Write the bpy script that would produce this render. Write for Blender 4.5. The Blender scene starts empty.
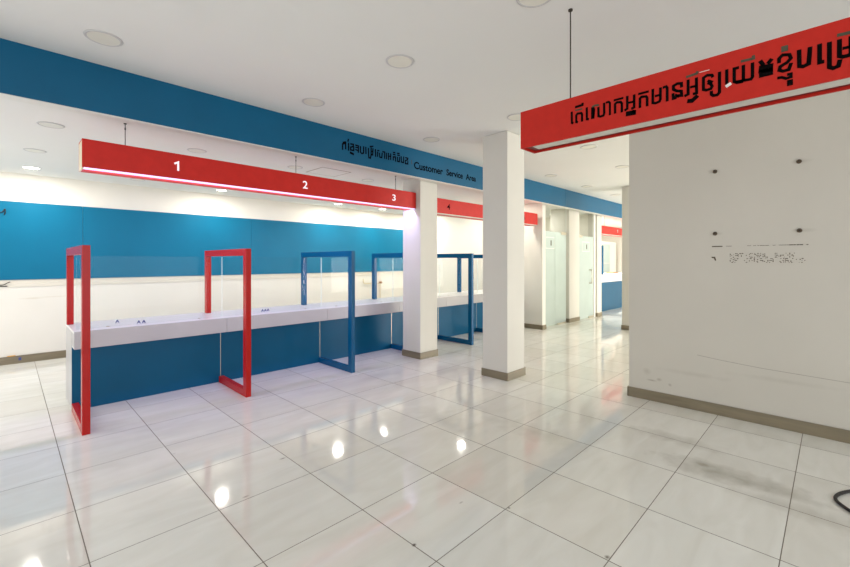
import bpy, bmesh, math, random
from mathutils import Vector
random.seed(7)
S = bpy.context.scene
COL = S.collection

# ------------------------------------------------------------------ helpers
def box(bm, x0, x1, y0, y1, z0, z1, bev=0.0, mi=0):
    vs = [bm.verts.new((x, y, z)) for x in (x0, x1) for y in (y0, y1) for z in (z0, z1)]
    idx = [(0, 1, 3, 2), (4, 6, 7, 5), (0, 4, 5, 1), (2, 3, 7, 6), (0, 2, 6, 4), (1, 5, 7, 3)]
    fs = [bm.faces.new([vs[i] for i in q]) for q in idx]
    for f in fs:
        f.material_index = mi
    if bev > 0:
        es = list({e for f in fs for e in f.edges})
        bmesh.ops.bevel(bm, geom=es, offset=bev, segments=2, profile=0.5, affect='EDGES')
    return bm

def cyl(bm, p0, p1, r, n=16, r1=None, mi=0):
    p0, p1 = Vector(p0), Vector(p1)
    d = (p1 - p0).normalized()
    a = d.orthogonal().normalized(); b = d.cross(a)
    r1 = r if r1 is None else r1
    A = [bm.verts.new(p0 + (a * math.cos(t) + b * math.sin(t)) * r) for t in [2 * math.pi * i / n for i in range(n)]]
    B = [bm.verts.new(p1 + (a * math.cos(t) + b * math.sin(t)) * r1) for t in [2 * math.pi * i / n for i in range(n)]]
    fs = [bm.faces.new((A[i], A[(i + 1) % n], B[(i + 1) % n], B[i])) for i in range(n)]
    fs += [bm.faces.new(A[::-1]), bm.faces.new(B)]
    for f in fs:
        f.material_index = mi
    return bm

def ring(bm, c, r0, r1, z0, z1, n=40):
    """flat ring with a rounded lip, axis z"""
    prof = [(r0, z1), (r0, z0 + .002), (r0 + .003, z0), (r1 - .006, z0), (r1, z0 + .004), (r1, z1)]
    rows = []
    for r, z in prof:
        rows.append([bm.verts.new((c[0] + r * math.cos(2 * math.pi * i / n), c[1] + r * math.sin(2 * math.pi * i / n), z)) for i in range(n)])
    for a, b in zip(rows, rows[1:] + rows[:1]):
        for i in range(n):
            bm.faces.new((a[i], a[(i + 1) % n], b[(i + 1) % n], b[i]))
    return bm

def tube(bm, pts, r, n=8):
    pts = [Vector(p) for p in pts]
    rows = []
    up = Vector((0, 0, 1))
    for i, p in enumerate(pts):
        d = (pts[min(i + 1, len(pts) - 1)] - pts[max(i - 1, 0)]).normalized()
        a = d.cross(up)
        if a.length < 1e-3:
            a = Vector((1, 0, 0))
        a.normalize(); b = a.cross(d).normalized()
        rows.append([bm.verts.new(p + (a * math.cos(2 * math.pi * k / n) + b * math.sin(2 * math.pi * k / n)) * r) for k in range(n)])
    for A, B in zip(rows, rows[1:]):
        for k in range(n):
            bm.faces.new((A[k], A[(k + 1) % n], B[(k + 1) % n], B[k]))
    bm.faces.new(rows[0][::-1]); bm.faces.new(rows[-1])
    return bm

def smooth_path(pts, n=8):
    out = []
    P = [Vector(p) for p in pts]
    for i in range(len(P) - 1):
        p0, p1, p2, p3 = P[max(i - 1, 0)], P[i], P[i + 1], P[min(i + 2, len(P) - 1)]
        for k in range(n):
            t = k / n
            out.append(0.5 * (2 * p1 + (p2 - p0) * t + (2 * p0 - 5 * p1 + 4 * p2 - p3) * t * t + (3 * p1 - p0 - 3 * p2 + p3) * t ** 3))
    out.append(P[-1])
    return out

def obj(name, bm, mats, parent=None, smooth=False):
    bmesh.ops.recalc_face_normals(bm, faces=bm.faces[:])
    if parent is not None:
        o0 = Vector((0, 0, 0)); p = parent
        while p is not None:
            o0 += Vector(p.location); p = p.parent
        bmesh.ops.translate(bm, verts=bm.verts[:], vec=-o0)
    me = bpy.data.meshes.new(name)
    bm.to_mesh(me); bm.free()
    for m in (mats if isinstance(mats, (list, tuple)) else [mats]):
        me.materials.append(m)
    if smooth:
        for p in me.polygons:
            p.use_smooth = True
    o = bpy.data.objects.new(name, me)
    COL.objects.link(o)
    if parent is not None:
        o.parent = parent
    return o

def boxo(name, mats, parent, *b, bev=0.0):
    return obj(name, box(bmesh.new(), *b, bev=bev), mats, parent)

def tag(o, label=None, cat=None, group=None, kind=None):
    if label: o['label'] = label
    if cat: o['category'] = cat
    if group: o['group'] = group
    if kind: o['kind'] = kind
    return o

def thing(name, label, cat, loc=(0, 0, 0), group=None):
    o = bpy.data.objects.new(name, None)
    o.empty_display_size = .1
    COL.objects.link(o); o.location = loc
    return tag(o, label, cat, group)

def struct(name, bm, mats, label=None, parent=None):
    o = obj(name, bm, mats, parent)
    o['kind'] = 'structure'
    if label: o['label'] = label
    return o

def pane(bm, x0, x1, y0, y1, z0, z1):
    """glass sheet: big faces get material 0, thin edge faces material 1"""
    n0 = len(bm.faces)
    box(bm, x0, x1, y0, y1, z0, z1)
    bm.faces.ensure_lookup_table()
    fs = bm.faces[n0:]
    m = max(f.calc_area() for f in fs)
    for f in fs:
        f.material_index = 0 if f.calc_area() > m * .5 else 1
    return bm

# ------------------------------------------------------------------ materials
def lin(c):
    return tuple(((v / 255) / 12.92 if v / 255 <= .04045 else ((v / 255 + .055) / 1.055) ** 2.4) for v in c) + (1,)

def mat(name, rgb, rough=.5, noise=.04, scale=6, bump=0.0, bscale=60, metallic=0, spec=.5, stretch=(1, 1, 1), coat=0):
    m = bpy.data.materials.new(name); m.use_nodes = True
    nt = m.node_tree; N = nt.nodes; L = nt.links
    b = N['Principled BSDF']
    b.inputs['Roughness'].default_value = rough
    b.inputs['Metallic'].default_value = metallic
    b.inputs['Specular IOR Level'].default_value = spec
    b.inputs['Coat Weight'].default_value = coat
    tc = N.new('ShaderNodeTexCoord'); mp = N.new('ShaderNodeMapping')
    mp.inputs['Scale'].default_value = stretch
    L.new(tc.outputs['Object'], mp.inputs['Vector'])
    nz = N.new('ShaderNodeTexNoise'); nz.inputs['Scale'].default_value = scale; nz.inputs['Detail'].default_value = 5
    L.new(mp.outputs['Vector'], nz.inputs['Vector'])
    r = N.new('ShaderNodeValToRGB')
    c = lin(rgb)
    r.color_ramp.elements[0].position = .3; r.color_ramp.elements[1].position = .7
    r.color_ramp.elements[0].color = tuple(max(0, v * (1 - noise)) for v in c[:3]) + (1,)
    r.color_ramp.elements[1].color = tuple(min(1, v * (1 + noise)) for v in c[:3]) + (1,)
    L.new(nz.outputs['Fac'], r.inputs['Fac']); L.new(r.outputs['Color'], b.inputs['Base Color'])
    if bump:
        n2 = N.new('ShaderNodeTexNoise'); n2.inputs['Scale'].default_value = bscale; n2.inputs['Detail'].default_value = 3
        L.new(mp.outputs['Vector'], n2.inputs['Vector'])
        bp = N.new('ShaderNodeBump'); bp.inputs['Strength'].default_value = bump; bp.inputs['Distance'].default_value = .01
        L.new(n2.outputs['Fac'], bp.inputs['Height']); L.new(bp.outputs['Normal'], b.inputs['Normal'])
    return m

def emit(name, rgb, strength):
    m = bpy.data.materials.new(name); m.use_nodes = True
    nt = m.node_tree; nt.nodes.clear()
    e = nt.nodes.new('ShaderNodeEmission'); o = nt.nodes.new('ShaderNodeOutputMaterial')
    e.inputs['Color'].default_value = lin(rgb); e.inputs['Strength'].default_value = strength
    nt.links.new(e.outputs[0], o.inputs[0])
    return m

def glass(name, tint, haze=0.0, haze_rgb=(225, 235, 228), f0=1.5):
    m = bpy.data.materials.new(name); m.use_nodes = True
    nt = m.node_tree; N = nt.nodes; L = nt.links; N.clear()
    out = N.new('ShaderNodeOutputMaterial')
    tr = N.new('ShaderNodeBsdfTransparent'); tr.inputs['Color'].default_value = tint
    gl = N.new('ShaderNodeBsdfGlossy'); gl.inputs['Roughness'].default_value = .02
    lw = N.new('ShaderNodeLayerWeight'); lw.inputs['Blend'].default_value = .5
    pw = N.new('ShaderNodeMath'); pw.operation = 'POWER'; pw.inputs[1].default_value = 5.0
    fr = N.new('ShaderNodeMath'); fr.operation = 'MULTIPLY_ADD'; fr.inputs[1].default_value = .16; fr.inputs[2].default_value = .008
    L.new(lw.outputs['Facing'], pw.inputs[0]); L.new(pw.outputs[0], fr.inputs[0])
    body = tr
    if haze:
        tl = N.new('ShaderNodeBsdfTranslucent'); tl.inputs['Color'].default_value = lin(haze_rgb)
        df = N.new('ShaderNodeBsdfDiffuse'); df.inputs['Color'].default_value = lin(haze_rgb)
        m1 = N.new('ShaderNodeMixShader'); m1.inputs['Fac'].default_value = .5
        L.new(tl.outputs[0], m1.inputs[1]); L.new(df.outputs[0], m1.inputs[2])
        m2 = N.new('ShaderNodeMixShader')
        nz = N.new('ShaderNodeTexNoise'); nz.inputs['Scale'].default_value = 2.0
        mr = N.new('ShaderNodeMapRange'); mr.inputs['To Min'].default_value = haze * .9; mr.inputs['To Max'].default_value = min(1, haze * 1.1)
        tc = N.new('ShaderNodeTexCoord'); L.new(tc.outputs['Object'], nz.inputs['Vector'])
        L.new(nz.outputs['Fac'], mr.inputs['Value']); L.new(mr.outputs['Result'], m2.inputs['Fac'])
        L.new(tr.outputs[0], m2.inputs[1]); L.new(m1.outputs[0], m2.inputs[2])
        body = m2
    mx = N.new('ShaderNodeMixShader')
    L.new(fr.outputs[0], mx.inputs['Fac']); L.new(body.outputs[0], mx.inputs[1]); L.new(gl.outputs[0], mx.inputs[2])
    L.new(mx.outputs[0], out.inputs[0])
    return m

def add_spots(m, spots, rgb, strength=.6, axes='xy'):
    """dirt marks of their own shape on a principled material: spots = (a, b, ra, rb)"""
    nt = m.node_tree; N = nt.nodes; L = nt.links
    b = N['Principled BSDF']
    tc = N.new('ShaderNodeTexCoord'); sp = N.new('ShaderNodeSeparateXYZ')
    nz = N.new('ShaderNodeTexNoise'); nz.inputs['Scale'].default_value = 9; nz.inputs['Detail'].default_value = 4
    L.new(tc.outputs['Object'], sp.inputs[0]); L.new(tc.outputs['Object'], nz.inputs['Vector'])
    src = b.inputs['Base Color'].links[0].from_socket
    def M(op, x, y=None, c=False):
        n = N.new('ShaderNodeMath'); n.operation = op; n.use_clamp = c
        for i, v in enumerate((x, y)):
            if v is None: continue
            if isinstance(v, (int, float)): n.inputs[i].default_value = v
            else: L.new(v, n.inputs[i])
        return n.outputs[0]
    wob = M('MULTIPLY', M('SUBTRACT', nz.outputs['Fac'], .5), 1.3)
    A = sp.outputs[axes[0].upper()]; B = sp.outputs[axes[1].upper()]
    tot = None
    for (a, bb, ra, rb, s) in spots:
        da = M('DIVIDE', M('SUBTRACT', A, a), ra); db = M('DIVIDE', M('SUBTRACT', B, bb), rb)
        d = M('ADD', M('SQRT', M('ADD', M('MULTIPLY', da, da), M('MULTIPLY', db, db))), wob)
        f = M('MULTIPLY', M('SUBTRACT', 1.0, d, True), s)
        tot = f if tot is None else M('MAXIMUM', tot, f)
    mx = N.new('ShaderNodeMix'); mx.data_type = 'RGBA'
    L.new(M('MULTIPLY', tot, strength, True), mx.inputs[0]); L.new(src, mx.inputs[6]); mx.inputs[7].default_value = lin(rgb)
    L.new(mx.outputs[2], b.inputs['Base Color'])

def floor_mat():
    m = bpy.data.materials.new('polished_floor_tile'); m.use_nodes = True
    nt = m.node_tree; N = nt.nodes; L = nt.links
    b = N['Principled BSDF']
    tc = N.new('ShaderNodeTexCoord'); sp = N.new('ShaderNodeSeparateXYZ'); L.new(tc.outputs['Object'], sp.inputs[0])
    def M(op, x, y=None, c=False):
        n = N.new('ShaderNodeMath'); n.operation = op; n.use_clamp = c
        for i, v in enumerate((x, y)):
            if v is None: continue
            if isinstance(v, (int, float)): n.inputs[i].default_value = v
            else: L.new(v, n.inputs[i])
        return n.outputs[0]
    tx = M('DIVIDE', M('SUBTRACT', sp.outputs['X'], 1.4834), .6); ty = M('DIVIDE', M('SUBTRACT', sp.outputs['Y'], 2.5889), .6)
    def edge(t, hw):
        f = M('FRACT', M('ADD', t, 50.5)); d = M('ABSOLUTE', M('SUBTRACT', f, .5))
        return M('LESS_THAN', d, hw)
    jx = edge(tx, .0042); jy = edge(ty, .0036)
    joint = M('MAXIMUM', jx, jy)
    cx = M('FLOOR', M('ADD', tx, 50)); cy = M('FLOOR', M('ADD', ty, 50))
    cb = N.new('ShaderNodeCombineXYZ'); L.new(cx, cb.inputs[0]); L.new(cy, cb.inputs[1])
    wn = N.new('ShaderNodeTexWhiteNoise'); L.new(cb.outputs[0], wn.inputs['Vector'])
    # faint marble veining, shifted per tile
    off = N.new('ShaderNodeVectorMath'); off.operation = 'MULTIPLY_ADD'
    off.inputs[1].default_value = (7, 7, 7)
    L.new(wn.outputs['Color'], off.inputs[0]); L.new(tc.outputs['Object'], off.inputs[2])
    mp = N.new('ShaderNodeMapping'); mp.inputs['Scale'].default_value = (.8, 3.2, 1); mp.inputs['Rotation'].default_value = (0, 0, .45)
    L.new(off.outputs[0], mp.inputs['Vector'])
    nz = N.new('ShaderNodeTexNoise'); nz.inputs['Scale'].default_value = 2.2; nz.inputs['Detail'].default_value = 7; nz.inputs['Distortion'].default_value = 1.0
    L.new(mp.outputs[0], nz.inputs['Vector'])
    r = N.new('ShaderNodeValToRGB')
    r.color_ramp.elements[0].position = .3; r.color_ramp.elements[0].color = lin((220, 218, 208))
    r.color_ramp.elements[1].position = .75; r.color_ramp.elements[1].color = lin((231, 230, 222))
    L.new(nz.outputs['Fac'], r.inputs['Fac'])
    hs = N.new('ShaderNodeHueSaturation'); L.new(r.outputs[0], hs.inputs['Color'])
    L.new(M('ADD', M('MULTIPLY', wn.outputs['Value'], .07), .965), hs.inputs['Value'])
    tb = N.new('ShaderNodeMix'); tb.data_type = 'RGBA'     # some tiles are a beiger batch
    wn2 = N.new('ShaderNodeTexWhiteNoise'); wn2.noise_dimensions = '3D'
    sh = N.new('ShaderNodeVectorMath'); sh.inputs[1].default_value = (13.3, 5.7, 2.1); L.new(cb.outputs[0], sh.inputs[0]); L.new(sh.outputs[0], wn2.inputs['Vector'])
    L.new(M('MULTIPLY', M('SUBTRACT', wn2.outputs['Value'], .45, True), .5), tb.inputs[0])
    L.new(hs.outputs[0], tb.inputs[6]); tb.inputs[7].default_value = lin((208, 199, 180))
    mx = N.new('ShaderNodeMix'); mx.data_type = 'RGBA'
    L.new(M('MULTIPLY', joint, .9), mx.inputs[0]); L.new(tb.outputs[2], mx.inputs[6]); mx.inputs[7].default_value = lin((86, 72, 56))
    L.new(mx.outputs[2], b.inputs['Base Color'])
    n2 = N.new('ShaderNodeTexNoise'); n2.inputs['Scale'].default_value = 1.6; n2.inputs['Detail'].default_value = 6
    L.new(tc.outputs['Object'], n2.inputs['Vector'])
    mr = N.new('ShaderNodeMapRange'); mr.inputs['From Min'].default_value = .35; mr.inputs['From Max'].default_value = .7
    mr.inputs['To Min'].default_value = .03; mr.inputs['To Max'].default_value = .09
    L.new(n2.outputs['Fac'], mr.inputs['Value'])
    L.new(M('MAXIMUM', mr.outputs[0], M('MULTIPLY', joint, .7)), b.inputs['Roughness'])
    b.inputs['IOR'].default_value = 1.5
    bp = N.new('ShaderNodeBump'); bp.inputs['Strength'].default_value = .4; bp.inputs['Distance'].default_value = .002
    L.new(M('SUBTRACT', 1.0, joint), bp.inputs['Height']); L.new(bp.outputs[0], b.inputs['Normal'])
    return m

M_floor = floor_mat()
add_spots(M_floor, [(3.49, .48, .17, .55, .8), (3.55, .66, .08, .12, 1.0), (3.30, .12, .15, .4, .4), (3.9, .95, .14, .4, .45), (3.2, 1.9, .18, .5, .3), (2.9, 2.6, .2, .5, .25)], (128, 117, 96), .7)
add_spots(M_floor, [(2.104, .804, .022, .018, 1), (2.11, 1.38, .012, .012, 1), (1.488, 1.552, .014, .011, 1), (1.05, 2.62, .03, .012, .6), (1.45, 2.93, .03, .012, .6), (1.95, 1.62, .02, .008, .4), (.9, 3.6, .02, .01, .4)], (70, 52, 35), 1.0)
M_wall = mat('white_wall_paint', (226, 222, 210), .75, .025, 1.5, .05, 120)
M_wallB = mat('white_wall_paint_grubby', (226, 222, 210), .7, .03, 1.2, .05, 120)
M_wallR = mat('offwhite_partition_paint', (198, 192, 178), .6, .025, 1.3, .03, 120)
M_pill = mat('white_pillar_paint', (208, 204, 193), .7, .03, 1.2, .05, 120)
M_apron = mat('shaded_white_laminate', (180, 176, 173), .35, .02, 4)  # white counter laminate darkened, the apron's shade put into the colour
M_ceil = mat('white_ceiling_paint', (226, 225, 220), .8, .015, 1.0)
M_base = mat('taupe_skirting_tile', (124, 113, 90), .35, .16, 4, stretch=(.6, .6, 5))
M_blue = mat('blue_laminate', (2, 82, 116), .34, .05, 3, spec=.2)
M_bluep = mat('blue_wall_board', (0, 105, 138), .42, .06, 1.6, spec=.2, stretch=(1, 1, .5))
M_bluef = mat('blue_frame_lacquer', (1, 82, 124), .25, .05, 5, spec=.3)
M_fascia = mat('blue_fascia_laminate', (3, 87, 122), .36, .05, 2, spec=.25)
M_red = mat('red_frame_lacquer', (176, 18, 10), .25, .05, 5, spec=.3)
M_sign = mat('red_sign_face', (196, 40, 32), .4, .05, 14, spec=.2)
M_signR = mat('red_sign_film', (184, 36, 24), .42, .05, 20, spec=.2)
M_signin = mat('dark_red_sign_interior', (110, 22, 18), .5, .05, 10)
M_beige = mat('beige_sign_end', (214, 196, 165), .5, .03, 5)
M_lam = mat('white_counter_laminate', (226, 223, 220), .3, .02, 4)
M_trim = mat('white_trim_strip', (222, 220, 212), .4, .02, 5)
M_diff = mat('opal_diffuser_plastic', (206, 204, 194), .35, .03, 6)
M_lampd = mat('cream_lamp_diffuser', (224, 221, 208), .4, .02, 8)
M_ring = mat('pale_grey_lamp_ring', (196, 193, 190), .35, .02, 8)
M_black = mat('cut_out_shade_black', (10, 6, 6), .9, .1, 20, spec=.05)  # dark plates for cut-out letters, the shaded inside put into the colour
M_grey = mat('grey_green_cut_out', (80, 76, 62), .9, .2, 40, spec=.05)
M_rod = mat('dark_steel_rod', (66, 60, 52), .4, .1, 30, metallic=.6)
M_steel = mat('brushed_steel', (196, 188, 170), .3, .05, 30, metallic=.8)
M_cable = mat('black_cable_sheath', (28, 24, 22), .5, .1, 30)
M_plug = mat('brown_wall_plug', (84, 68, 46), .6, .2, 60)
M_resid = mat('dark_glue_residue', (92, 82, 66), .7, .2, 80)
M_pipe = mat('tan_pipe_stub', (206, 192, 160), .5, .1, 20)
M_ink = mat('blue_ink', (60, 70, 130), .5, .1, 20)
M_paper = mat('white_card', (222, 222, 226), .5, .02, 20)
M_orange = mat('orange_tape', (214, 160, 60), .6, .1, 20)
M_brown = mat('brown_wood_tray', (150, 110, 70), .5, .15, 12, stretch=(1, 6, 1))
M_line = mat('hairline_crack_grey', (160, 152, 138), .8, .1, 20)
M_chip = mat('white_chipped_edge', (225, 220, 212), .5, .05, 20)
M_glass = glass('clear_glass', (.975, .985, .982, 1))
M_gedge = mat('pale_green_glass_edge', (232, 242, 236), .2, .05, 20)
M_frost = glass('frosted_glass', (.9, .96, .93, 1), .62, (230, 238, 235))
M_lit = emit('lit_lamp_diffuser', (255, 250, 238), 9.0)
M_led = emit('violet_led_strip', (226, 206, 255), 1.7)
M_num = emit('lit_white_number', (255, 245, 250), 1.15)

RED_GLYPHS = [[(1,'k',[(1.146,2.392),(1.145,2.326),(1.138,2.323)])],
[(1,'k',[(1.109,2.322),(1.117,2.325),(1.117,2.366),(1.109,2.374),(1.087,2.372),(1.081,2.363),(1.081,2.322)]),(1.1,'k',[(1.121,2.417),(1.079,2.419),(1.078,2.428)]),(0.7,'g',[(1.122,2.397),(1.081,2.396)])],
[(1,'k',[(1.052,2.394),(1.051,2.326),(1.042,2.324)])],
[(1.5,'k',[(1.016,2.384),(1.016,2.325)]),(0.8,'k',[(1.007,2.376),(1.011,2.329)]),(0.9,'g',[(1.018,2.391),(1.002,2.396),(0.982,2.392)]),(1,'k',[(0.983,2.378),(0.982,2.327),(0.971,2.322),(0.954,2.324),(0.949,2.336),(0.95,2.394)])],
[(0.9,'k',[(0.937,2.395),(0.924,2.396),(0.917,2.387),(0.917,2.32)])],
[(0.9,'k',[(0.893,2.396),(0.846,2.396)]),(1,'k',[(0.888,2.322),(0.888,2.373),(0.879,2.38),(0.858,2.377),(0.851,2.366),(0.851,2.32)])],
[(1,'k',[(0.822,2.398),(0.822,2.33),(0.834,2.324)]),(0.9,'k',[(0.812,2.361),(0.787,2.36)]),(1,'k',[(0.786,2.396),(0.786,2.327),(0.798,2.325)]),(2.0,'k',[(0.823,2.301),(0.783,2.299)]),(1.2,'k',[(0.793,2.308),(0.782,2.304)])],
[(0.9,'k',[(0.762,2.395),(0.715,2.395)]),(1,'k',[(0.756,2.32),(0.756,2.369),(0.749,2.375),(0.726,2.372),(0.72,2.362),(0.72,2.32)])],
[(1,'k',[(0.692,2.399),(0.692,2.327),(0.678,2.322),(0.66,2.326),(0.655,2.337),(0.655,2.396)]),(0.9,'k',[(0.679,2.36),(0.658,2.361)])],
[(1,'k',[(0.641,2.395),(0.628,2.396),(0.623,2.387),(0.623,2.32)])],
[(1.05,'k',[(0.557,2.374),(0.558,2.392),(0.577,2.396),(0.594,2.389),(0.594,2.371),(0.578,2.358),(0.558,2.352),(0.557,2.329),(0.576,2.333)]),(1,'k',[(0.596,2.348),(0.595,2.323),(0.585,2.324),(0.581,2.336),(0.57,2.328)])],
[(1,'k',[(0.528,2.398),(0.528,2.327),(0.541,2.323)]),(0.9,'k',[(0.516,2.36),(0.494,2.359)]),(1,'k',[(0.492,2.398),(0.491,2.323),(0.504,2.322)]),(0.9,'g',[(0.534,2.417),(0.49,2.421),(0.488,2.429)]),(1.5,'k',[(0.527,2.292),(0.511,2.289),(0.49,2.306)])],
[(1,'k',[(0.424,2.384),(0.427,2.393),(0.447,2.398),(0.462,2.39),(0.462,2.331),(0.45,2.325),(0.431,2.327),(0.426,2.337),(0.431,2.35),(0.442,2.358)]),(1,'k',[(0.442,2.369),(0.426,2.358)])],
[(1,'k',[(0.396,2.396),(0.396,2.299),(0.405,2.289),(0.421,2.29),(0.429,2.298),(0.429,2.312)])],
[(1,'k',[(0.367,2.398),(0.367,2.333)])],
[(1,'k',[(0.323,2.395),(0.338,2.395),(0.338,2.333),(0.327,2.325),(0.306,2.324)]),(1,'k',[(0.303,2.398),(0.303,2.329)]),(1,'k',[(0.332,2.33),(0.303,2.328),(0.275,2.326),(0.269,2.335),(0.269,2.398)]),(0.9,'g',[(0.31,2.421),(0.265,2.419),(0.266,2.431)])],
[(2.6,'k',[(0.238,2.36),(0.204,2.357)]),(2.6,'k',[(0.237,2.339),(0.204,2.339)]),(1.2,'k',[(0.24,2.397),(0.231,2.378)]),(1.2,'k',[(0.202,2.392),(0.212,2.38)])],
[(2,'g',[(0.161,2.425),(0.151,2.425)]),(1,'k',[(0.175,2.37),(0.175,2.387),(0.163,2.399),(0.14,2.393),(0.135,2.375),(0.147,2.361),(0.171,2.35),(0.174,2.334),(0.161,2.326),(0.142,2.327),(0.135,2.351)]),(0.9,'k',[(0.178,2.301),(0.166,2.3),(0.151,2.29),(0.135,2.292),(0.135,2.306),(0.145,2.306)]),(1.5,'k',[(0.138,2.276),(0.138,2.26)])],
[(1.15,'k',[(0.108,2.399),(0.107,2.33),(0.095,2.325),(0.077,2.331),(0.073,2.399)])],
[(1.15,'k',[(0.043,2.401),(0.043,2.325),(0.032,2.325)])],
[(1.15,'k',[(0.013,2.398),(0.013,2.295),(0.001,2.287),(-0.014,2.291),(-0.018,2.313)])],
[(1.15,'k',[(-0.017,2.398),(-0.017,2.331),(-0.027,2.325),(-0.048,2.325),(-0.051,2.335),(-0.051,2.399)]),(0.9,'k',[(-0.029,2.36),(-0.05,2.359)]),(1,'g',[(-0.013,2.42),(-0.05,2.418)])]]
BLUE_GLYPHS = [[(1,'k',[(2.884,2.841),(2.884,2.909),(2.928,2.927),(2.928,2.856)]),(0.9,'k',[(2.89,2.929),(2.929,2.943)])],
[(1,'k',[(2.971,2.937),(2.971,2.847)]),(1,'k',[(2.969,2.984),(2.962,2.957)])],
[(1,'k',[(3.001,2.933),(3.045,2.936),(3.042,2.908),(3.002,2.892),(3.002,2.858),(3.049,2.86),(3.049,2.908)]),(1.5,'k',[(2.998,2.824),(3.045,2.813)])],
[(1,'k',[(3.076,2.933),(3.12,2.931),(3.12,2.849)]),(0.9,'k',[(3.077,2.906),(3.111,2.907)]),(0.9,'k',[(3.076,2.878),(3.116,2.87)])],
[(1,'k',[(3.152,2.931),(3.154,2.856),(3.175,2.845),(3.2,2.856),(3.202,2.938)])],
[(1,'k',[(3.237,2.938),(3.239,2.856)])],
[(1,'k',[(3.276,2.933),(3.284,2.813),(3.31,2.81),(3.32,2.85)])],
[(1,'k',[(3.322,2.948),(3.322,2.859),(3.348,2.859),(3.352,2.943)]),(0.8,'k',[(3.326,2.904),(3.352,2.903)]),(0.9,'k',[(3.305,2.96),(3.354,2.973)])],
[(1,'k',[(3.393,2.939),(3.395,2.848)])],
[(1,'k',[(3.43,2.913),(3.428,2.853)]),(0.9,'k',[(3.426,2.933),(3.456,2.934)]),(1,'k',[(3.459,2.904),(3.467,2.852),(3.501,2.852),(3.507,2.913)])],
[(1,'k',[(3.515,2.933),(3.549,2.934),(3.549,2.849)]),(1,'k',[(3.579,2.927),(3.582,2.848)])],
[(1,'k',[(3.613,2.931),(3.618,2.846)]),(1,'k',[(3.655,2.931),(3.655,2.852)]),(0.9,'k',[(3.623,2.894),(3.651,2.894)])],
[(0.9,'k',[(3.699,2.958),(3.735,2.96)]),(0.9,'k',[(3.699,2.932),(3.739,2.932)]),(1,'k',[(3.701,2.853),(3.701,2.898),(3.741,2.903),(3.743,2.844)])],
[(0.9,'k',[(3.773,2.96),(3.814,2.964)]),(0.9,'k',[(3.777,2.935),(3.818,2.938)]),(1,'k',[(3.777,2.907),(3.78,2.849),(3.814,2.851),(3.818,2.913)])],
[(1,'k',[(3.846,2.928),(3.85,2.851),(3.892,2.852),(3.894,2.932)])],
[(1,'k',[(3.927,2.926),(3.972,2.926),(3.967,2.902),(3.927,2.889),(3.927,2.843),(3.972,2.846),(3.972,2.883)])],
[(0.6,'g',[(4.045,2.912),(4.051,2.857)])]]
# ------------------------------------------------------------------ the room
ZC, ZL = 3.085, 2.745          # main ceiling, lower ceiling behind the fascia
XE = 17.0
b = box(bmesh.new(), -3.2, XE, -4.2, 8.55, -.1, 0)
struct('floor', b, M_floor)
b = box(bmesh.new(), -3.2, XE, -4.2, 4.38, ZC, ZC + .12)
struct('ceiling', b, M_ceil)
b = box(bmesh.new(), -3.2, XE, 4.392, 8.55, ZL, ZL + .1)
struct('ceiling_lower', b, M_ceil)
b = box(bmesh.new(), -3.2, XE, 8.38, 8.53, 0, ZL)
struct('wall_back', b, M_wallB)
b = box(bmesh.new(), 4.80, 4.95, -4.2, 1.597, 0, ZC)
wr = struct('wall_right', b, M_wallR)
add_spots(M_wallR, [(1.37, .215, .05, .012, .8), (1.30, .235, .03, .02, .6), (1.2, .20, .02, .02, .7), (1.42, .30, .05, .04, .3), (1.0, .35, .35, .03, .22), (.3, .42, .4, .03, .2),
                    (.815, 2.34, .05, .03, .35), (.19, 2.335, .09, .025, .35), (.80, 1.74, .07, .022, .35), (.18, 1.74, .09, .022, .35)], (120, 105, 80), .7, 'yz')
add_spots(M_wallB, [(.25, .93, .16, .018, .6), (.5, .94, .3, .014, .4), (-.3, .93, .3, .012, .35)], (190, 176, 145), .7, 'xz')
b = box(bmesh.new(), 8.10, 8.24, 4.46, 8.38, 0, ZL)
struct('wall_partition', b, M_wall)
b = box(bmesh.new(), XE, XE + .15, -4.2, 8.55, 0, ZC + .1)
struct('wall_far', b, M_wall)

def skirt(name, *rects):
    bm = bmesh.new()
    for r in rects:
        box(bm, *r, bev=.002)
    struct(name, bm, M_base)
skirt('baseboard_back', (-3.2, 8.10, 8.366, 8.379, 0, .112))
skirt('baseboard_right', (4.786, 4.799, -4.2, 1.61, 0, .105), (4.786, 4.96, 1.598, 1.611, 0, .105))
skirt('baseboard_partition', (8.085, 8.099, 4.446, 8.36, 0, .095), (8.085, 8.25, 4.444, 4.459, 0, .095))

def pillar(x0, x1, y0, y1, zt, label):
    o = struct('pillar', box(bmesh.new(), x0, x1, y0, y1, 0, zt, bev=.004), M_pill, label)
    e = .012
    bm = bmesh.new()
    for r in ((x0 - e, x1 + e, y0 - e, y0 - .0005), (x0 - e, x1 + e, y1 + .0005, y1 + e), (x0 - e, x0 - .0005, y0 - .0005, y1 + .0005), (x1 + .0005, x1 + e, y0 - .0005, y1 + .0005)):
        box(bm, *r, 0, .098, bev=.0015)
    obj('skirting', bm, M_base, o)
    return o
pillar(4.362, 4.733, 4.412, 4.80, ZL - .002, 'white pillar standing between the two red number signs')
pillar(4.328, 4.72, 2.855, 3.23, ZC - .002, 'broad white pillar in the middle of the floor')
pillar(9.34, 9.74, 2.87, 3.255, ZC - .002, 'far white pillar beside the edge of the right wall')
pillar(9.47, 10.02, 4.505, 5.0, ZL - .002, 'white pillar between the two glass doors')
pillar(11.03, 11.32, 4.47, 4.72, ZL - .002, 'narrow white post right of the second glass door')

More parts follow.
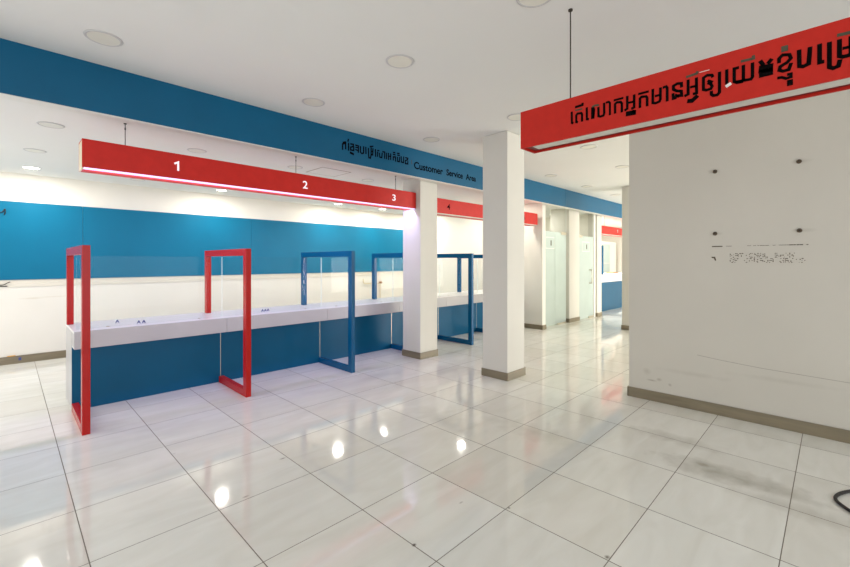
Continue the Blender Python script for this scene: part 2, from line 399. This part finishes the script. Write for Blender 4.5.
# fascia (bulkhead boards) with its white edge strip
def text_mesh(txt, size, bold=0.0):
    cu = bpy.data.curves.new('t', 'FONT'); cu.body = txt; cu.size = size; cu.extrude = .0012; cu.offset = bold
    o = bpy.data.objects.new('t', cu); COL.objects.link(o)
    bpy.context.view_layer.update()
    dg = bpy.context.evaluated_depsgraph_get()
    me = bpy.data.meshes.new_from_object(o.evaluated_get(dg))
    bpy.data.objects.remove(o)
    bm = bmesh.new(); bm.from_mesh(me); bpy.data.meshes.remove(me)
    return bm

def place_text(bm, x0, x1, z0, z1, y):
    xs = [v.co.x for v in bm.verts]; ys = [v.co.y for v in bm.verts]
    a, b_, c, d = min(xs), max(xs), min(ys), max(ys)
    for v in bm.verts:
        px, py, pz = v.co
        v.co = (x0 + (px - a) / (b_ - a) * (x1 - x0), y - pz, z0 + (py - c) / (d - c) * (z1 - z0))
    return bm

def glyph(bm, pts, hw, plane, at, th=.0015, mi=0):
    """ribbon stroke lying on a vertical plane: plane 'x' -> pts are (y, z) at x = at, plane 'y' -> pts are (x, z)"""
    n = len(pts)
    P = [Vector(p) for p in pts]
    L_, R_ = [], []
    for i in range(n):
        d0 = (P[i] - P[i - 1]).normalized() if i else (P[1] - P[0]).normalized()
        d1 = (P[i + 1] - P[i]).normalized() if i < n - 1 else d0
        t = (d0 + d1)
        t = t.normalized() if t.length > 1e-4 else d0
        nrm = Vector((-t.y, t.x))
        k = hw / max(.55, abs(nrm.dot(Vector((-d0.y, d0.x)))))
        p = P[i].copy()
        if i == 0: p -= d0 * hw * .5
        if i == n - 1: p += d1 * hw * .5
        L_.append(p + nrm * k); R_.append(p - nrm * k)
    def w(q, off):
        return (at - off, q.x, q.y) if plane == 'x' else (q.x, at - off, q.y)
    f0 = [(bm.verts.new(w(a, th)), bm.verts.new(w(c, th)), bm.verts.new(w(a, 0)), bm.verts.new(w(c, 0))) for a, c in zip(L_, R_)]
    for A, B in zip(f0, f0[1:]):
        for q in ((A[0], A[1], B[1], B[0]), (A[2], B[2], B[3], A[3]), (A[0], B[0], B[2], A[2]), (A[1], A[3], B[3], B[1])):
            f = bm.faces.new(q); f.material_index = mi
    for A in (f0[0], f0[-1]):
        f = bm.faces.new((A[0], A[1], A[3], A[2])); f.material_index = mi

fa = thing('fascia_board', 'long blue fascia board under the ceiling with cut-out lettering', 'fascia board', (2.9, 4.27, 2.69))
boxo('board', M_fascia, fa, -3.2, 8.78, 4.27, 4.385, 2.69, ZC - .001, bev=.001)
bm = bmesh.new(); box(bm, -3.2, 8.78, 4.268, 4.385, 2.682, 2.6895, bev=.001)
tag(obj('edge_strip', bm, M_trim, fa), 'thin white strip along the lower edge')
for gl in BLUE_GLYPHS:
    bm = bmesh.new()
    for w_, c_, pts in gl:
        glyph(bm, pts, .0095 * w_, 'y', 4.2695, mi=0 if c_ == 'k' else 1)
    obj('khmer_letter', bm, [M_black, M_grey], fa)
words = [('Customer', 4.094, 4.708, 2.80, 2.905), ('Service', 4.79, 5.185, 2.806, 2.905), ('Area', 5.265, 5.53, 2.806, 2.905)]
for wd, x0, x1, z0, z1 in words:
    x = x0
    bms = text_mesh(wd, .13, .003)
    obj('word', place_text(bms, x0, x1, z0, z1, 4.2695), M_black, fa)
fb = thing('fascia_board', 'far blue fascia board above the glass doors', 'fascia board', (11, 4.27, 2.69))
boxo('board', M_fascia, fb, 8.786, XE, 4.27, 4.385, 2.69, ZC - .001, bev=.001)
obj('edge_strip', box(bmesh.new(), 8.786, XE, 4.268, 4.385, 2.682, 2.6895, bev=.001), M_trim, fb)

# blue boards on the back wall
for x0, x1, lb in ((-3.0, .833, 'blue wall board at the left end of the back wall'),
                   (.836, 3.462, 'blue wall board behind the two red counter frames'),
                   (3.466, 8.095, 'blue wall board behind the blue counter frames')):
    o = boxo('wall_board', M_bluep, None, x0, x1, 8.364, 8.3795, 1.207, 2.332, bev=.0015)
    tag(o, lb, 'wall board', 'blue boards along the back wall')
for x0, x1, z in ((-3.0, 8.095, 1.13),):
    struct('trim_1', box(bmesh.new(), x0, x1, 8.372, 8.3795, 1.105, 1.205, bev=.001), mat('cream_wall_band', (214, 208, 192), .6, .03, 3))

# loose leftovers on the back wall
def wire(name, pts, r, m, label, cat):
    tag(obj(name, tube(bmesh.new(), smooth_path(pts), r), m, None, True), label, cat)
wire('cable_end', [(-.20, 8.36, 2.17), (-.10, 8.352, 2.16), (-.045, 8.345, 2.175), (-.025, 8.34, 2.215), (-.018, 8.345, 2.17), (-.03, 8.35, 2.13)], .006, M_cable, 'black cable end poking out of the blue wall board at far left', 'cable')
wire('wire_stub', [(-.20, 8.366, 1.137), (-.05, 8.36, 1.137), (.0, 8.355, 1.165), (.03, 8.35, 1.18)], .005, M_cable, 'short dark wire stub under the blue board at far left', 'wire')
wire('wire_clip', [(-.09, 8.367, 1.118), (-.0, 8.367, 1.119)], .006, M_cable, 'small dark clip on the wall just below the wire stub', 'clip')
tag(boxo('wall_socket_hole', M_ink, None, .115, .145, 8.358, 8.3655, .045, .085, bev=.002), 'small dark blue socket plate in the skirting at far left', 'socket')
tag(boxo('tape_piece', M_orange, None, .0, .085, 8.355, 8.3695, .1125, .124, bev=.003), 'scrap of orange tape on top of the skirting at far left', 'tape')
tp = thing('pipe_stub', 'tan water pipe stub on the back wall seen through the glass screens', 'pipe', (6.55, 8.36, .9))
obj('pipe', tube(bmesh.new(), [(6.26, 8.365, 1.03), (6.27, 8.365, .95), (6.29, 8.365, .918), (6.35, 8.365, .915), (6.75, 8.365, .905), (6.86, 8.365, .905)], .013), M_pipe, tp, True)
obj('drop_pipe', tube(bmesh.new(), [(6.80, 8.365, .905), (6.80, 8.365, .52), (6.80, 8.365, .115)], .011), M_pipe, tp, True)
obj('valve', cyl(bmesh.new(), (6.80, 8.365, .93), (6.80, 8.31, .93), .03, 12), M_brown, tp)

# ------------------------------------------------------------------ counters, screens, dividers
FX = [.445, 1.815, 3.19, 4.565, 5.73, 6.91, 8.05]
CN = ['white and blue service counter left of the second red frame', 'white and blue service counter between the second red frame and the first blue frame',
      'white and blue service counter ending at the white pillar', 'white and blue service counter directly behind the white pillar',
      'white and blue service counter seen between the two pillars', 'white and blue service counter hidden mostly by the broad pillar']
GN = ['clear glass screen on the counter between the red frames', 'clear glass screen on the counter right of the second red frame',
      'clear glass screen on the counter left of the white pillar', 'clear glass screen on the counter just past the white pillar',
      'clear glass screen on the counter near the broad pillar', 'clear glass screen on the counter behind the broad pillar']
for i in range(6):
    x0, x1 = FX[i] + (.003 if i == 0 else .027), FX[i + 1] + .024
    c = thing('service_counter', CN[i], 'counter', ((x0 + x1) / 2, 5.33, 0), 'service counters in a row')
    obj('worktop', box(bmesh.new(), x0, x1, 5.1525, 5.93, .778, .80, bev=.0015), M_lam, c)
    obj('apron', box(bmesh.new(), x0, x1, 5.135, 5.1515, .632, .80, bev=.0015), M_apron, c)
    tag(obj('front_panel', box(bmesh.new(), x0, x1, 5.335, 5.36, 0, .777, bev=.0015), M_blue, c), 'blue front panel')
    tag(obj('edge_strip', box(bmesh.new(), x1 - .006, x1, 5.3335, 5.3348, .0005, .63), M_steel, c), 'thin pale strip at the panel joint')
    obj('soffit', box(bmesh.new(), x0, x1, 5.1525, 5.334, .632, .645, bev=.001), M_lam, c)
    if i in (0, 5):
        xs = x0 if i == 0 else x1 - .02
        tag(obj('side_panel', box(bmesh.new(), xs, xs + .02, 5.361, 5.90, 0, .777, bev=.001), M_apron, c), 'pale end panel')
        obj('end_cap', box(bmesh.new(), xs, xs + .02, 5.1525, 5.36, .6455, .7775, bev=.001), M_apron, c)
    g0, g1 = FX[i] + .034, FX[i + 1] + .024
    g = thing('glass_screen', GN[i], 'glass screen', ((g0 + g1) / 2, 5.31, .80), 'glass screens along the counters')
    obj('pane', pane(bmesh.new(), g0, g1, 5.305, 5.315, .803, 1.526), [M_glass, M_gedge], g)
    for q in (g0 + .25, g1 - .25):
        tag(obj('clamp', box(bmesh.new(), q - .012, q + .012, 5.300, 5.320, .8002, .808, bev=.002), M_steel, g), 'small steel clamp')

DN = ['red divider frame at the left end of the counters', 'red divider frame second from the left on the counters', 'blue divider frame standing clear left of the white pillar',
      'blue divider frame partly behind the white pillar', 'blue divider frame standing between the two pillars', 'blue divider frame half hidden by the broad pillar']
for i in range(6):
    x0, x1 = FX[i], FX[i] + .056
    m = M_red if i < 2 else M_bluef
    y0 = 4.515 if i != 3 else 4.815
    d = thing('divider_frame', DN[i], 'divider frame', ((x0 + x1) / 2, (y0 + 5.33) / 2, 0), 'red divider frames' if i < 2 else 'blue divider frames')
    if i != 3:
        obj('front_post', box(bmesh.new(), x0, x1, y0, y0 + .08, 0, 1.612, bev=.002), m, d)
        ya = y0 + .081
    else:
        ya = y0
    obj('top_rail', box(bmesh.new(), x0, x1, ya, 5.85, 1.535, 1.612, bev=.002), m, d)
    obj('back_post', box(bmesh.new(), x0, x1, 5.77, 5.85, .8005, 1.534, bev=.002), m, d)
    obj('bottom_rail', box(bmesh.new(), x0, x1, ya, 5.330, 0, .075, bev=.002), m, d)

# small lettered tags left on the counter edge
def counter_tag(x, y, n, label, wd=.045):
    t = thing('counter_tag', label, 'tag', (x, y, .8003), 'small blue lettered tags on the counter')
    obj('card', box(bmesh.new(), x - wd * n / 2, x + wd * n / 2, y - .012, y + .012, .8003, .806, bev=.001), M_paper, t)
    for k in range(n):
        bm = bmesh.new(); cx = x + (k - (n - 1) / 2) * wd
        for s in (-1, 1):
            bm2 = [(cx + s * .014, y - .002, .807), (cx, y - .002, .836)]
            tube(bm, bm2, .0045, 6)
        tube(bm, [(cx - .008, y - .002, .817), (cx + .008, y - .002, .817)], .004, 6)
        obj('letter', bm, M_ink, t)
counter_tag(.844, 5.55, 1, 'small blue and white tag on the counter nearest the left red frame')
counter_tag(1.02, 5.325, 2, 'pair of small blue letters on the counter edge left of the second red frame')
counter_tag(2.425, 5.40, 3, 'row of three small blue letters on the counter right of the second red frame', .038)

# ------------------------------------------------------------------ hanging number signs
def digit(txt, xc, z0, z1, y, wd):
    return place_text(text_mesh(txt, .13, .0012), xc - wd / 2, xc + wd / 2, z0, z1, y)

def hang_sign(label, x0, x1, y0, y1, z0, z1, rods, nums, lit, ztop, endm=None, led=True):
    s = thing('hanging_sign', label, 'hanging sign', ((x0 + x1) / 2, (y0 + y1) / 2, z0))
    obj('face_board', box(bmesh.new(), x0, x1, y0, y0 + .012, z0 + .0095, z1, bev=.001), M_sign, s)
    obj('back_board', box(bmesh.new(), x0, x1, y1 - .012, y1, z0, z1, bev=.001), M_sign, s)
    obj('top_board', box(bmesh.new(), x0, x1, y0 + .0125, y1 - .0125, z1 - .012, z1, bev=.001), M_sign, s)
    for xe in (x0, x1 - .012):
        e = obj('end_cap', box(bmesh.new(), xe, xe + .012, y0 + .0125, y1 - .0125, z0, z1 - .0125, bev=.001), endm or M_sign, s)
        if endm: e['label'] = 'beige end cap'
    tag(obj('light_strip', box(bmesh.new(), x0 + .013, x1 - .013, y0 + .004, y0 + .05, z0 - .002, z0 + .009, bev=.001), M_led if led else M_diff, s), 'glowing violet light strip' if led else 'white unlit diffuser strip')
    obj('bottom_board', box(bmesh.new(), x0 + .0125, x1 - .0125, y0 + .0505, y1 - .0125, z0, z0 + .011, bev=.001), M_sign, s)
    for t, xc, w in nums:
        m = M_num if lit else M_black
        if t == '1':
            nb = bmesh.new(); glyph(nb, [(xc - .022, z0 + .152), (xc + .006, z0 + .168), (xc + .006, z0 + .090)], .0085, 'y', y0 - .0005)
        else:
            nb = digit(t, xc, z0 + .083, z0 + .173, y0 - .0005, w)
        tag(obj('number', nb, m, s), ('lit white number ' if lit else 'dark cut-out number ') + t)
    for xr in rods:
        bm = bmesh.new(); ym = (y0 + y1) / 2 + .03
        cyl(bm, (xr, ym, z1 + .0005), (xr, ym, ztop - .0005), .0032, 8)
        cyl(bm, (xr, ym, ztop - .008), (xr, ym, ztop - .0008), .012, 12)
        cyl(bm, (xr, ym, ztop - .06), (xr, ym, ztop - .04), .006, 8)
        obj('suspension_rod', bm, M_rod, s)
    return s
hang_sign('long red hanging sign with lit white numbers 1 2 3', .443, 4.355, 4.50, 4.725, 2.262, 2.512, (.765, 2.465, 4.07),
          [('1', 1.155, .036), ('2', 2.51, .062), ('3', 3.915, .062)], True, ZL, M_beige)
hang_sign('red hanging sign with dark numbers running behind the broad pillar', 4.75, 7.97, 4.50, 4.725, 2.240, 2.488, (6.35, 7.23),
          [('4', 5.10, .075), ('5', 6.29, .075), ('6', 7.43, .075)], False, ZL, None, False)
hang_sign('distant salmon red hanging sign above the far counter', 11.42, 14.2, 4.52, 4.745, 2.225, 2.455, (12.0, 13.6), [('1', 12.63, .05)], True, ZL, None, False)

# the big lettered sign on the right
sg = thing('hanging_sign', 'large red hanging sign with dark cut-out Khmer lettering in front of the right wall', 'hanging sign', (2.533, .2, 2.235))
sx0, sx1, sy0, sy1, sz0, sz1 = 2.443, 2.622, -1.1, 1.507, 2.236, 2.483
obj('face_board', box(bmesh.new(), sx0, sx0 + .012, sy0, sy1, sz0, sz1, bev=.001), M_signR, sg)
obj('back_board', box(bmesh.new(), sx1 - .012, sx1, sy0, sy1, sz0, sz1, bev=.001), M_signR, sg)
obj('top_board', box(bmesh.new(), sx0 + .0125, sx1 - .0125, sy0, sy1, sz1 - .012, sz1, bev=.001), M_signR, sg)
for ye in (sy0, sy1 - .012):
    obj('end_cap', box(bmesh.new(), sx0 + .0125, sx1 - .0125, ye, ye + .012, sz0, sz1 - .0125, bev=.001), M_signR, sg)
tag(obj('light_diffuser', box(bmesh.new(), sx0 + .02, sx1 - .04, sy0 + .02, sy1 - .06, sz0 + .012, sz0 + .02, bev=.001), M_diff, sg), 'white light diffuser along the underside')
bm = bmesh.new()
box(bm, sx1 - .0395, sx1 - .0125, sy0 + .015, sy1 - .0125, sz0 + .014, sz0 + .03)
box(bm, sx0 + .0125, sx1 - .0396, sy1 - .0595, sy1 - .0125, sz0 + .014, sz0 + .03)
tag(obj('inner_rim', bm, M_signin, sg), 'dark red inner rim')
for gl in RED_GLYPHS:
    bm = bmesh.new()
    for w_, c_, pts in gl:
        glyph(bm, pts, .0066 * w_, 'x', sx0 - .0002, mi=0 if c_ == 'k' else 1)
    obj('khmer_letter', bm, [M_black, M_grey], sg)
for ps, hw in (([(.368, 2.320), (.353, 2.328)], .007), ([(.478, 2.422), (.438, 2.422)], .0014)):
    bm = bmesh.new(); glyph(bm, ps, hw, 'x', sx0 - .0004)
    tag(obj('chipped_edge', bm, M_chip, sg), 'white chip beside a letter')
for yr in (1.197, -.7):
    bm = bmesh.new(); xm = 2.533
    cyl(bm, (xm, yr, sz1 + .0005), (xm, yr, ZC - .0005), .0042, 8)
    cyl(bm, (xm, yr, ZC - .010), (xm, yr, ZC - .0008), .014, 12)
    cyl(bm, (xm, yr, sz1 + .001), (xm, yr, sz1 + .03), .007, 8)
    obj('suspension_rod', bm, M_rod, sg)

# ------------------------------------------------------------------ ceiling lights
def make_light(x, y, z, r, lit, label, group):
    t = thing('ceiling_light', label, 'ceiling light', (x, y, z), group)
    obj('trim_ring', ring(bmesh.new(), (x, y), r * .84, r, z - .007, z - .0006), M_ring, t, True)
    obj('diffuser', cyl(bmesh.new(), (x, y, z - .005), (x, y, z - .0008), r * .835, 40), M_lit if lit else M_lampd, t)
    return t
G1 = 'unlit round downlights in the main ceiling'
for x, y, lb in ((.49, 3.745, 'unlit round downlight above the left half of the blue fascia'), (2.18, 3.74, 'unlit round downlight near the fascia above number 2'),
                 (3.945, 3.78, 'unlit round downlight above the English lettering'), (2.224, 2.483, 'unlit round downlight in the open ceiling top centre'),
                 (4.002, 2.51, 'unlit round downlight half hidden by the end of the lettered sign'), (5.753, 2.45, 'unlit round downlight just under the lettered sign near its left end'),
                 (7.186, 3.777, 'unlit downlight above the fascia just right of the broad pillar'), (8.755, 3.767, 'unlit downlight above the far fascia board'),
                 (7.36, 2.56, 'unlit downlight near the top edge of the right wall'), (2.25, 1.287, 'unlit downlight at the very top edge of the picture'),
                 (10.4, 3.77, 'unlit downlight far away above the glass doors'), (.49, 1.3, 'unlit downlight overhead out of the picture'), (5.7, 3.77, 'unlit downlight hidden behind the top of the broad pillar')):
    make_light(x, y, ZC, .115, False, lb, G1)
G2 = 'unlit round downlights in the lower ceiling'
for x, y, lb in ((.287, 5.18, 'unlit downlight under the fascia left of the numbered sign'), (.225, 6.514, 'unlit downlight second from the left wall edge, above the lit one'),
                 (1.531, 5.193, 'unlit downlight above the sign between numbers 1 and 2'), (2.734, 5.17, 'unlit downlight above the sign beside the ceiling hatch'),
                 (3.979, 5.192, 'unlit downlight above the sign near number 3'), (1.43, 7.70, 'unlit downlight peeping out just below the numbered sign'), (5.35, 5.19, 'unlit downlight above number 4')):
    make_light(x, y, ZL, .1, False, lb, G2)
G3 = 'lit round downlights by the back wall'
LITS = ((.232, 7.745, 'lit downlight at far left near the back wall'), (2.69, 7.765, 'lit downlight below the numbered sign under its middle'),
        (5.152, 7.80, 'lit downlight below the sign left of number 3'), (6.436, 7.82, 'lit downlight below number 3 near the pillar'),
        (7.65, 7.8, 'added unseen downlight behind the white pillar by the signs'),  # added to brighten the partition wall, out of sight behind the pillar
        (7.35, 6.1, 'added unseen downlight above the red sign with number 4'), (7.45, 4.95, 'added unseen downlight near the far end of the sign with number 4'))  # both added unseen, to brighten the partition wall and its near end
for x, y, lb in LITS + ((9.0, 5.4, 'lit downlight seen through the first glass front'), (10.4, 5.4, 'added lit downlight behind the second glass door'), (13.2, 5.4, 'added lit downlight over the distant counter')):  # last two fixtures are added to brighten the rooms beyond
    make_light(x, y, ZL, .1, True, lb, G3)
hm = thing('ceiling_hatch', 'square white access hatch in the lower ceiling', 'ceiling hatch', (3.22, 5.12, ZL))
obj('hatch_panel', box(bmesh.new(), 3.0, 3.44, 4.91, 5.33, ZL - .004, ZL - .0005, bev=.001), M_ceil, hm)
bm = bmesh.new()
for r in ((2.985, 2.999, 4.895, 5.345), (3.441, 3.455, 4.895, 5.345), (3.0, 3.44, 4.895, 4.909), (3.0, 3.44, 5.331, 5.345)):
    box(bm, *r, ZL - .0025, ZL - .0005)
tag(obj('hatch_rim', bm, M_line, hm), 'grey rim')

# ------------------------------------------------------------------ marks on the right wall
for y, z, lb in ((.814, 2.34, 'upper left'), (.213, 2.335, 'upper right'), (.814, 1.741, 'lower left'), (.21, 1.74, 'lower right')):
    p = thing('wall_plug', lb + ' of the four brown plugs left on the right wall', 'wall plug', (4.799, y, z), 'brown plugs in a square on the right wall')
    obj('plug', cyl(bmesh.new(), (4.7995, y, z), (4.783, y, z), .019, 14, .015), M_plug, p)
    obj('screw_core', cyl(bmesh.new(), (4.7825, y, z), (4.776, y, z), .006, 10), M_cable, p)
DOT = {'N': '10001 11001 10101 10011 10001', 'A': '01110 10001 11111 10001 10001', 'T': '11111 00100 00100 00100 00100', 'I': '00100 00100 00100 00100 00100',
       'O': '01110 10001 10001 10001 01110', 'L': '10000 10000 10000 10000 11111', 'B': '11110 10001 11110 10001 11110', 'K': '10010 10100 11000 10100 10010',
       'F': '11111 10000 11110 10000 10000', 'C': '01111 10000 10000 10000 01111', 'D': '11110 10001 10001 10001 11110', 'G': '01111 10000 10011 10001 01111',
       'R': '11110 10001 11110 10010 10001', 'U': '10001 10001 10001 10001 01110', 'P': '11110 10001 11110 10000 10000', ' ': '00000 00000 00000 00000 00000'}
for txt, ya, yb, zt in (('NATIONAL BANK', .695, .225, 1.546), ('OF CANADA GROUP', .695, .158, 1.499)):
    bm = bmesh.new(); n = len(txt); pitch = (ya - yb) / n
    for k, ch in enumerate(txt):
        for r, row in enumerate(DOT[ch].split()):
            for c_, q in enumerate(row):
                if q == '1' and random.random() < .55:
                    yy = ya - k * pitch - c_ * pitch * .17; zz = zt - r * .0085
                    s = random.uniform(.0021, .0042)
                    box(bm, 4.7985, 4.7998, yy - s, yy + s, zz - s, zz + s)
    tag(obj('lettering_residue', bm, M_resid, wr), 'row of dotted glue marks left by removed lettering', kind='stuff')
bm = bmesh.new()
box(bm, 4.7982, 4.7998, .755, .838, 1.612, 1.622)
for q in range(26):
    yy = random.uniform(.15, .72); box(bm, 4.7988, 4.7998, yy, yy + random.uniform(.01, .03), 1.616, 1.6195)
for q in range(7):
    yy = random.uniform(.15, .27); box(bm, 4.7984, 4.7998, yy, yy + random.uniform(.01, .025), 1.614, 1.6215)
tag(obj('edge_residue', bm, M_resid, wr), 'thin dark line of glue above the dotted marks', kind='stuff')
bm = bmesh.new()
glyph(bm, [(.838, 1.512), (.818, 1.512), (.81, 1.485)], .006, 'x', 4.7996)
tag(obj('glue_blot', bm, M_plug, wr), 'small dark blot left of the dotted glue marks')
bm = bmesh.new()
glyph(bm, [(.96, .548), (.774, .529), (.475, .507), (.2, .498), (-.094, .489), (-.6, .47)], .0022, 'x', 4.7996, .0006)
tag(obj('wall_scratch', bm, M_line, wr), 'long thin scratch low on the wall')

# cable on the floor at the right edge
pts = [(3.93, -.22, .012), (3.85, -.14, .012), (3.773, -.074, .012), (3.70, -.030, .012), (3.64, -.006, .012), (3.585, .003, .012), (3.54, -.006, .012), (3.500, -.028, .012), (3.455, -.062, .012), (3.40, -.115, .012), (3.33, -.20, .012), (3.28, -.34, .012), (3.4, -.5, .012), (3.7, -.55, .012)]
wire('floor_cable', [(x + .02, y - .01, .010) for x, y, z in pts], .0095, M_cable, 'black cable looped on the floor at the right edge', 'cable')

# ------------------------------------------------------------------ glazed fronts
def door_sign(parent, x0, x1, z0, z1, y):
    bm = bmesh.new(); e = .012
    for r in ((x0, x1, z0, z0 + e), (x0, x1, z1 - e, z1), (x0, x0 + e, z0 + e, z1 - e), (x1 - e, x1, z0 + e, z1 - e)):
        box(bm, r[0], r[1], y - .004, y - .0005, r[2], r[3])
    obj('door_sign', bm, M_trim, parent)
    bm = bmesh.new(); xc = x0 + (x1 - x0) * .62
    box(bm, xc - .02, xc + .02, y - .004, y - .0005, (z0 + z1) / 2 - .06, (z0 + z1) / 2 + .06)
    obj('sign_mark', bm, M_resid, parent)

w1 = struct('window_1', pane(bmesh.new(), 8.26, 9.455, 4.575, 4.585, 2.165, ZL - .01), [M_glass, M_gedge], 'clear glass transom above the first glass door')
d1 = struct('door_1', pane(bmesh.new(), 8.26, 8.895, 4.575, 4.585, .01, 2.15), [M_frost, M_gedge], 'pale frosted glass panel of the first glass front')
door_sign(d1, 8.45, 8.86, 1.76, 2.02, 4.5745)
d1b = struct('door_2', pane(bmesh.new(), 8.90, 9.45, 4.575, 4.585, .01, 2.15), [M_frost, M_gedge], 'greenish frosted glass door of the first glass front')
obj('patch_fitting', box(bmesh.new(), 9.18, 9.45, 4.56, 4.60, 2.10, 2.16, bev=.003), M_steel, d1b)
obj('floor_fitting', box(bmesh.new(), 9.0, 9.45, 4.565, 4.595, .001, .03, bev=.003), M_steel, d1b)
struct('baseboard_glazing', box(bmesh.new(), 8.90, 9.46, 4.62, 4.64, 0, .11, bev=.002), M_base)
w2 = struct('window_2', pane(bmesh.new(), 10.03, 11.02, 4.525, 4.535, 2.125, ZL - .01), [M_glass, M_gedge], 'clear glass transom above the second glass door')
d2 = struct('door_3', pane(bmesh.new(), 10.045, 10.90, 4.525, 4.535, .01, 2.11), [M_frost, M_gedge], 'frosted glass door with a steel pull handle')
door_sign(d2, 10.22, 10.66, 1.72, 1.97, 4.5245)
obj('patch_fitting', box(bmesh.new(), 10.03, 10.22, 4.51, 4.55, 2.07, 2.13, bev=.003), M_steel, d2)
obj('floor_fitting', box(bmesh.new(), 10.6, 10.90, 4.51, 4.55, .001, .05, bev=.003), M_steel, d2)
bm = tube(bmesh.new(), smooth_path([(10.66, 4.524, 1.25), (10.66, 4.47, 1.25), (10.66, 4.455, 1.22), (10.66, 4.455, .94), (10.66, 4.47, .91), (10.66, 4.524, .91)], 5), .014)
obj('handle', bm, M_steel, d2, True)
struct('trim_2', box(bmesh.new(), 10.91, 11.025, 4.51, 4.56, 0, ZL - .003, bev=.002), M_trim)
struct('wall_lamp_block', box(bmesh.new(), 11.1, 11.25, 4.725, 6.295, 0, ZL), M_wall)  # added unseen wall, keeps the far counter lamp off the frosted door
struct('wall_corridor', box(bmesh.new(), 8.25, 11.3, 6.3, 6.4, 0, ZL), M_wall)

# far counter beyond the opening
fc = thing('service_counter', 'distant blue counter with white top seen through the far opening', 'counter', (13.5, 4.85, 0))
tag(obj('front_panel', box(bmesh.new(), 11.5, 16.2, 4.83, 4.86, 0, .852, bev=.002), M_blue, fc), 'blue front panel')
obj('apron', box(bmesh.new(), 11.5, 16.2, 4.80, 4.9, .853, 1.04, bev=.002), M_lam, fc)
obj('worktop', box(bmesh.new(), 11.5, 16.2, 4.80, 5.6, 1.0405, 1.065, bev=.002), M_lam, fc)
t = thing('divider_frame', 'thin blue divider post on the distant counter', 'divider frame', (12.75, 5.0, 1.066))
obj('front_post', box(bmesh.new(), 12.70, 12.76, 4.98, 5.06, 1.066, 1.95, bev=.002), M_bluef, t)
obj('top_rail', box(bmesh.new(), 12.70, 12.76, 5.061, 5.5, 1.87, 1.95, bev=.002), M_bluef, t)
obj('glass_pane', pane(bmesh.new(), 12.726, 12.734, 5.062, 5.5, 1.07, 1.868), [M_glass, M_gedge], t)
t = thing('cabinet', 'tall white glass-fronted cabinet standing behind the distant counter', 'cabinet', (15.2, 6.0, 0))
obj('body', box(bmesh.new(), 14.85, 16.6, 6.0, 6.5, 0, 2.2, bev=.004), M_trim, t)
obj('post', box(bmesh.new(), 14.6, 14.84, 5.95, 6.5, 0, 2.3, bev=.004), M_beige, t)
obj('door', pane(bmesh.new(), 15.1, 15.9, 5.975, 5.985, 1.0, 2.1), [M_frost, M_gedge], t)
obj('shelf_rail', box(bmesh.new(), 15.1, 15.9, 5.96, 5.974, 1.38, 1.42, bev=.002), M_ring, t)
tr = tag(boxo('desk_tray', M_brown, None, 13.95, 14.3, 5.1, 5.35, 1.066, 1.11, bev=.004), 'small brown tray on the distant counter top', 'tray')

# ------------------------------------------------------------------ light
def area(name, loc, direction, sx, sy, power, rgb):
    l = bpy.data.lights.new(name, 'AREA'); l.shape = 'RECTANGLE'; l.size = sx; l.size_y = sy; l.energy = power; l.color = lin(rgb)[:3]
    o = bpy.data.objects.new(name, l); COL.objects.link(o); o.location = loc
    o.rotation_euler = Vector(direction).to_track_quat('-Z', 'Y').to_euler()
    return o
def disk(name, loc, r, power, rgb):
    l = bpy.data.lights.new(name, 'AREA'); l.shape = 'DISK'; l.size = 2 * r; l.energy = power; l.color = lin(rgb)[:3]
    o = bpy.data.objects.new(name, l); COL.objects.link(o); o.location = loc
    return o
for x, y, lb in LITS:
    disk('downlight_lamp', (x, y, ZL - .012), .085, 15 if y < 7 else 20, (255, 250, 240))  # also powers the added hidden fixtures
area('led_strip_lamp', (2.4, 4.545, 2.245), (0, .65, -.76), 3.85, .03, 40, (200, 194, 255))
# daylight through the glazed street front behind the camera and through the far side windows
area('street_front_daylight', (-3.1, -.8, 1.5), (1, 0, 0), 6.4, 2.8, 44, (238, 243, 255))
area('side_window_daylight', (.8, -4.1, 1.55), (0, 1, 0), 7.8, 2.9, 120, (242, 246, 255))
area('far_hall_daylight', (12.0, -3.9, 1.6), (0, 1, 0), 8.0, 2.8, 680, (255, 252, 246))
area('staff_area_fill', (-3.1, 6.5, 1.4), (1, 0, 0), 3.4, 2.4, 95, (250, 252, 255))  # added fill for the staff side, no window known there
for x, y, p in ((9.0, 5.4, 16), (10.4, 5.4, 7), (13.2, 5.4, 220)):  # second and third lamps are added to lift the inner rooms
    disk('inner_room_lamp', (x, y, ZL - .015), .085, p, (255, 253, 248))

w = bpy.data.worlds.new('sky'); S.world = w; w.use_nodes = True
bg = w.node_tree.nodes['Background']
bg.inputs['Color'].default_value = lin((236, 240, 245)); bg.inputs['Strength'].default_value = .9

# ------------------------------------------------------------------ camera
cam = bpy.data.cameras.new('camera'); co = bpy.data.objects.new('camera', cam); COL.objects.link(co)
cam.sensor_width = 36.0; cam.lens = 413.27 / 850 * 36
cam.shift_y = -22.36 / 850
cam.clip_start = .02
co.location = (0, 0, 1.4759)
co.rotation_euler = (math.radians(90), 0, .77988 - math.pi / 2)
S.camera = co
S.view_settings.view_transform = 'Standard'; S.view_settings.look = 'None'
S.view_settings.gamma = 1.0; S.view_settings.use_curve_mapping = False
S.view_settings.exposure = 0.0
S.cycles.max_bounces = 10; S.cycles.diffuse_bounces = 5; S.cycles.transparent_max_bounces = 16
S.cycles.use_denoising = True
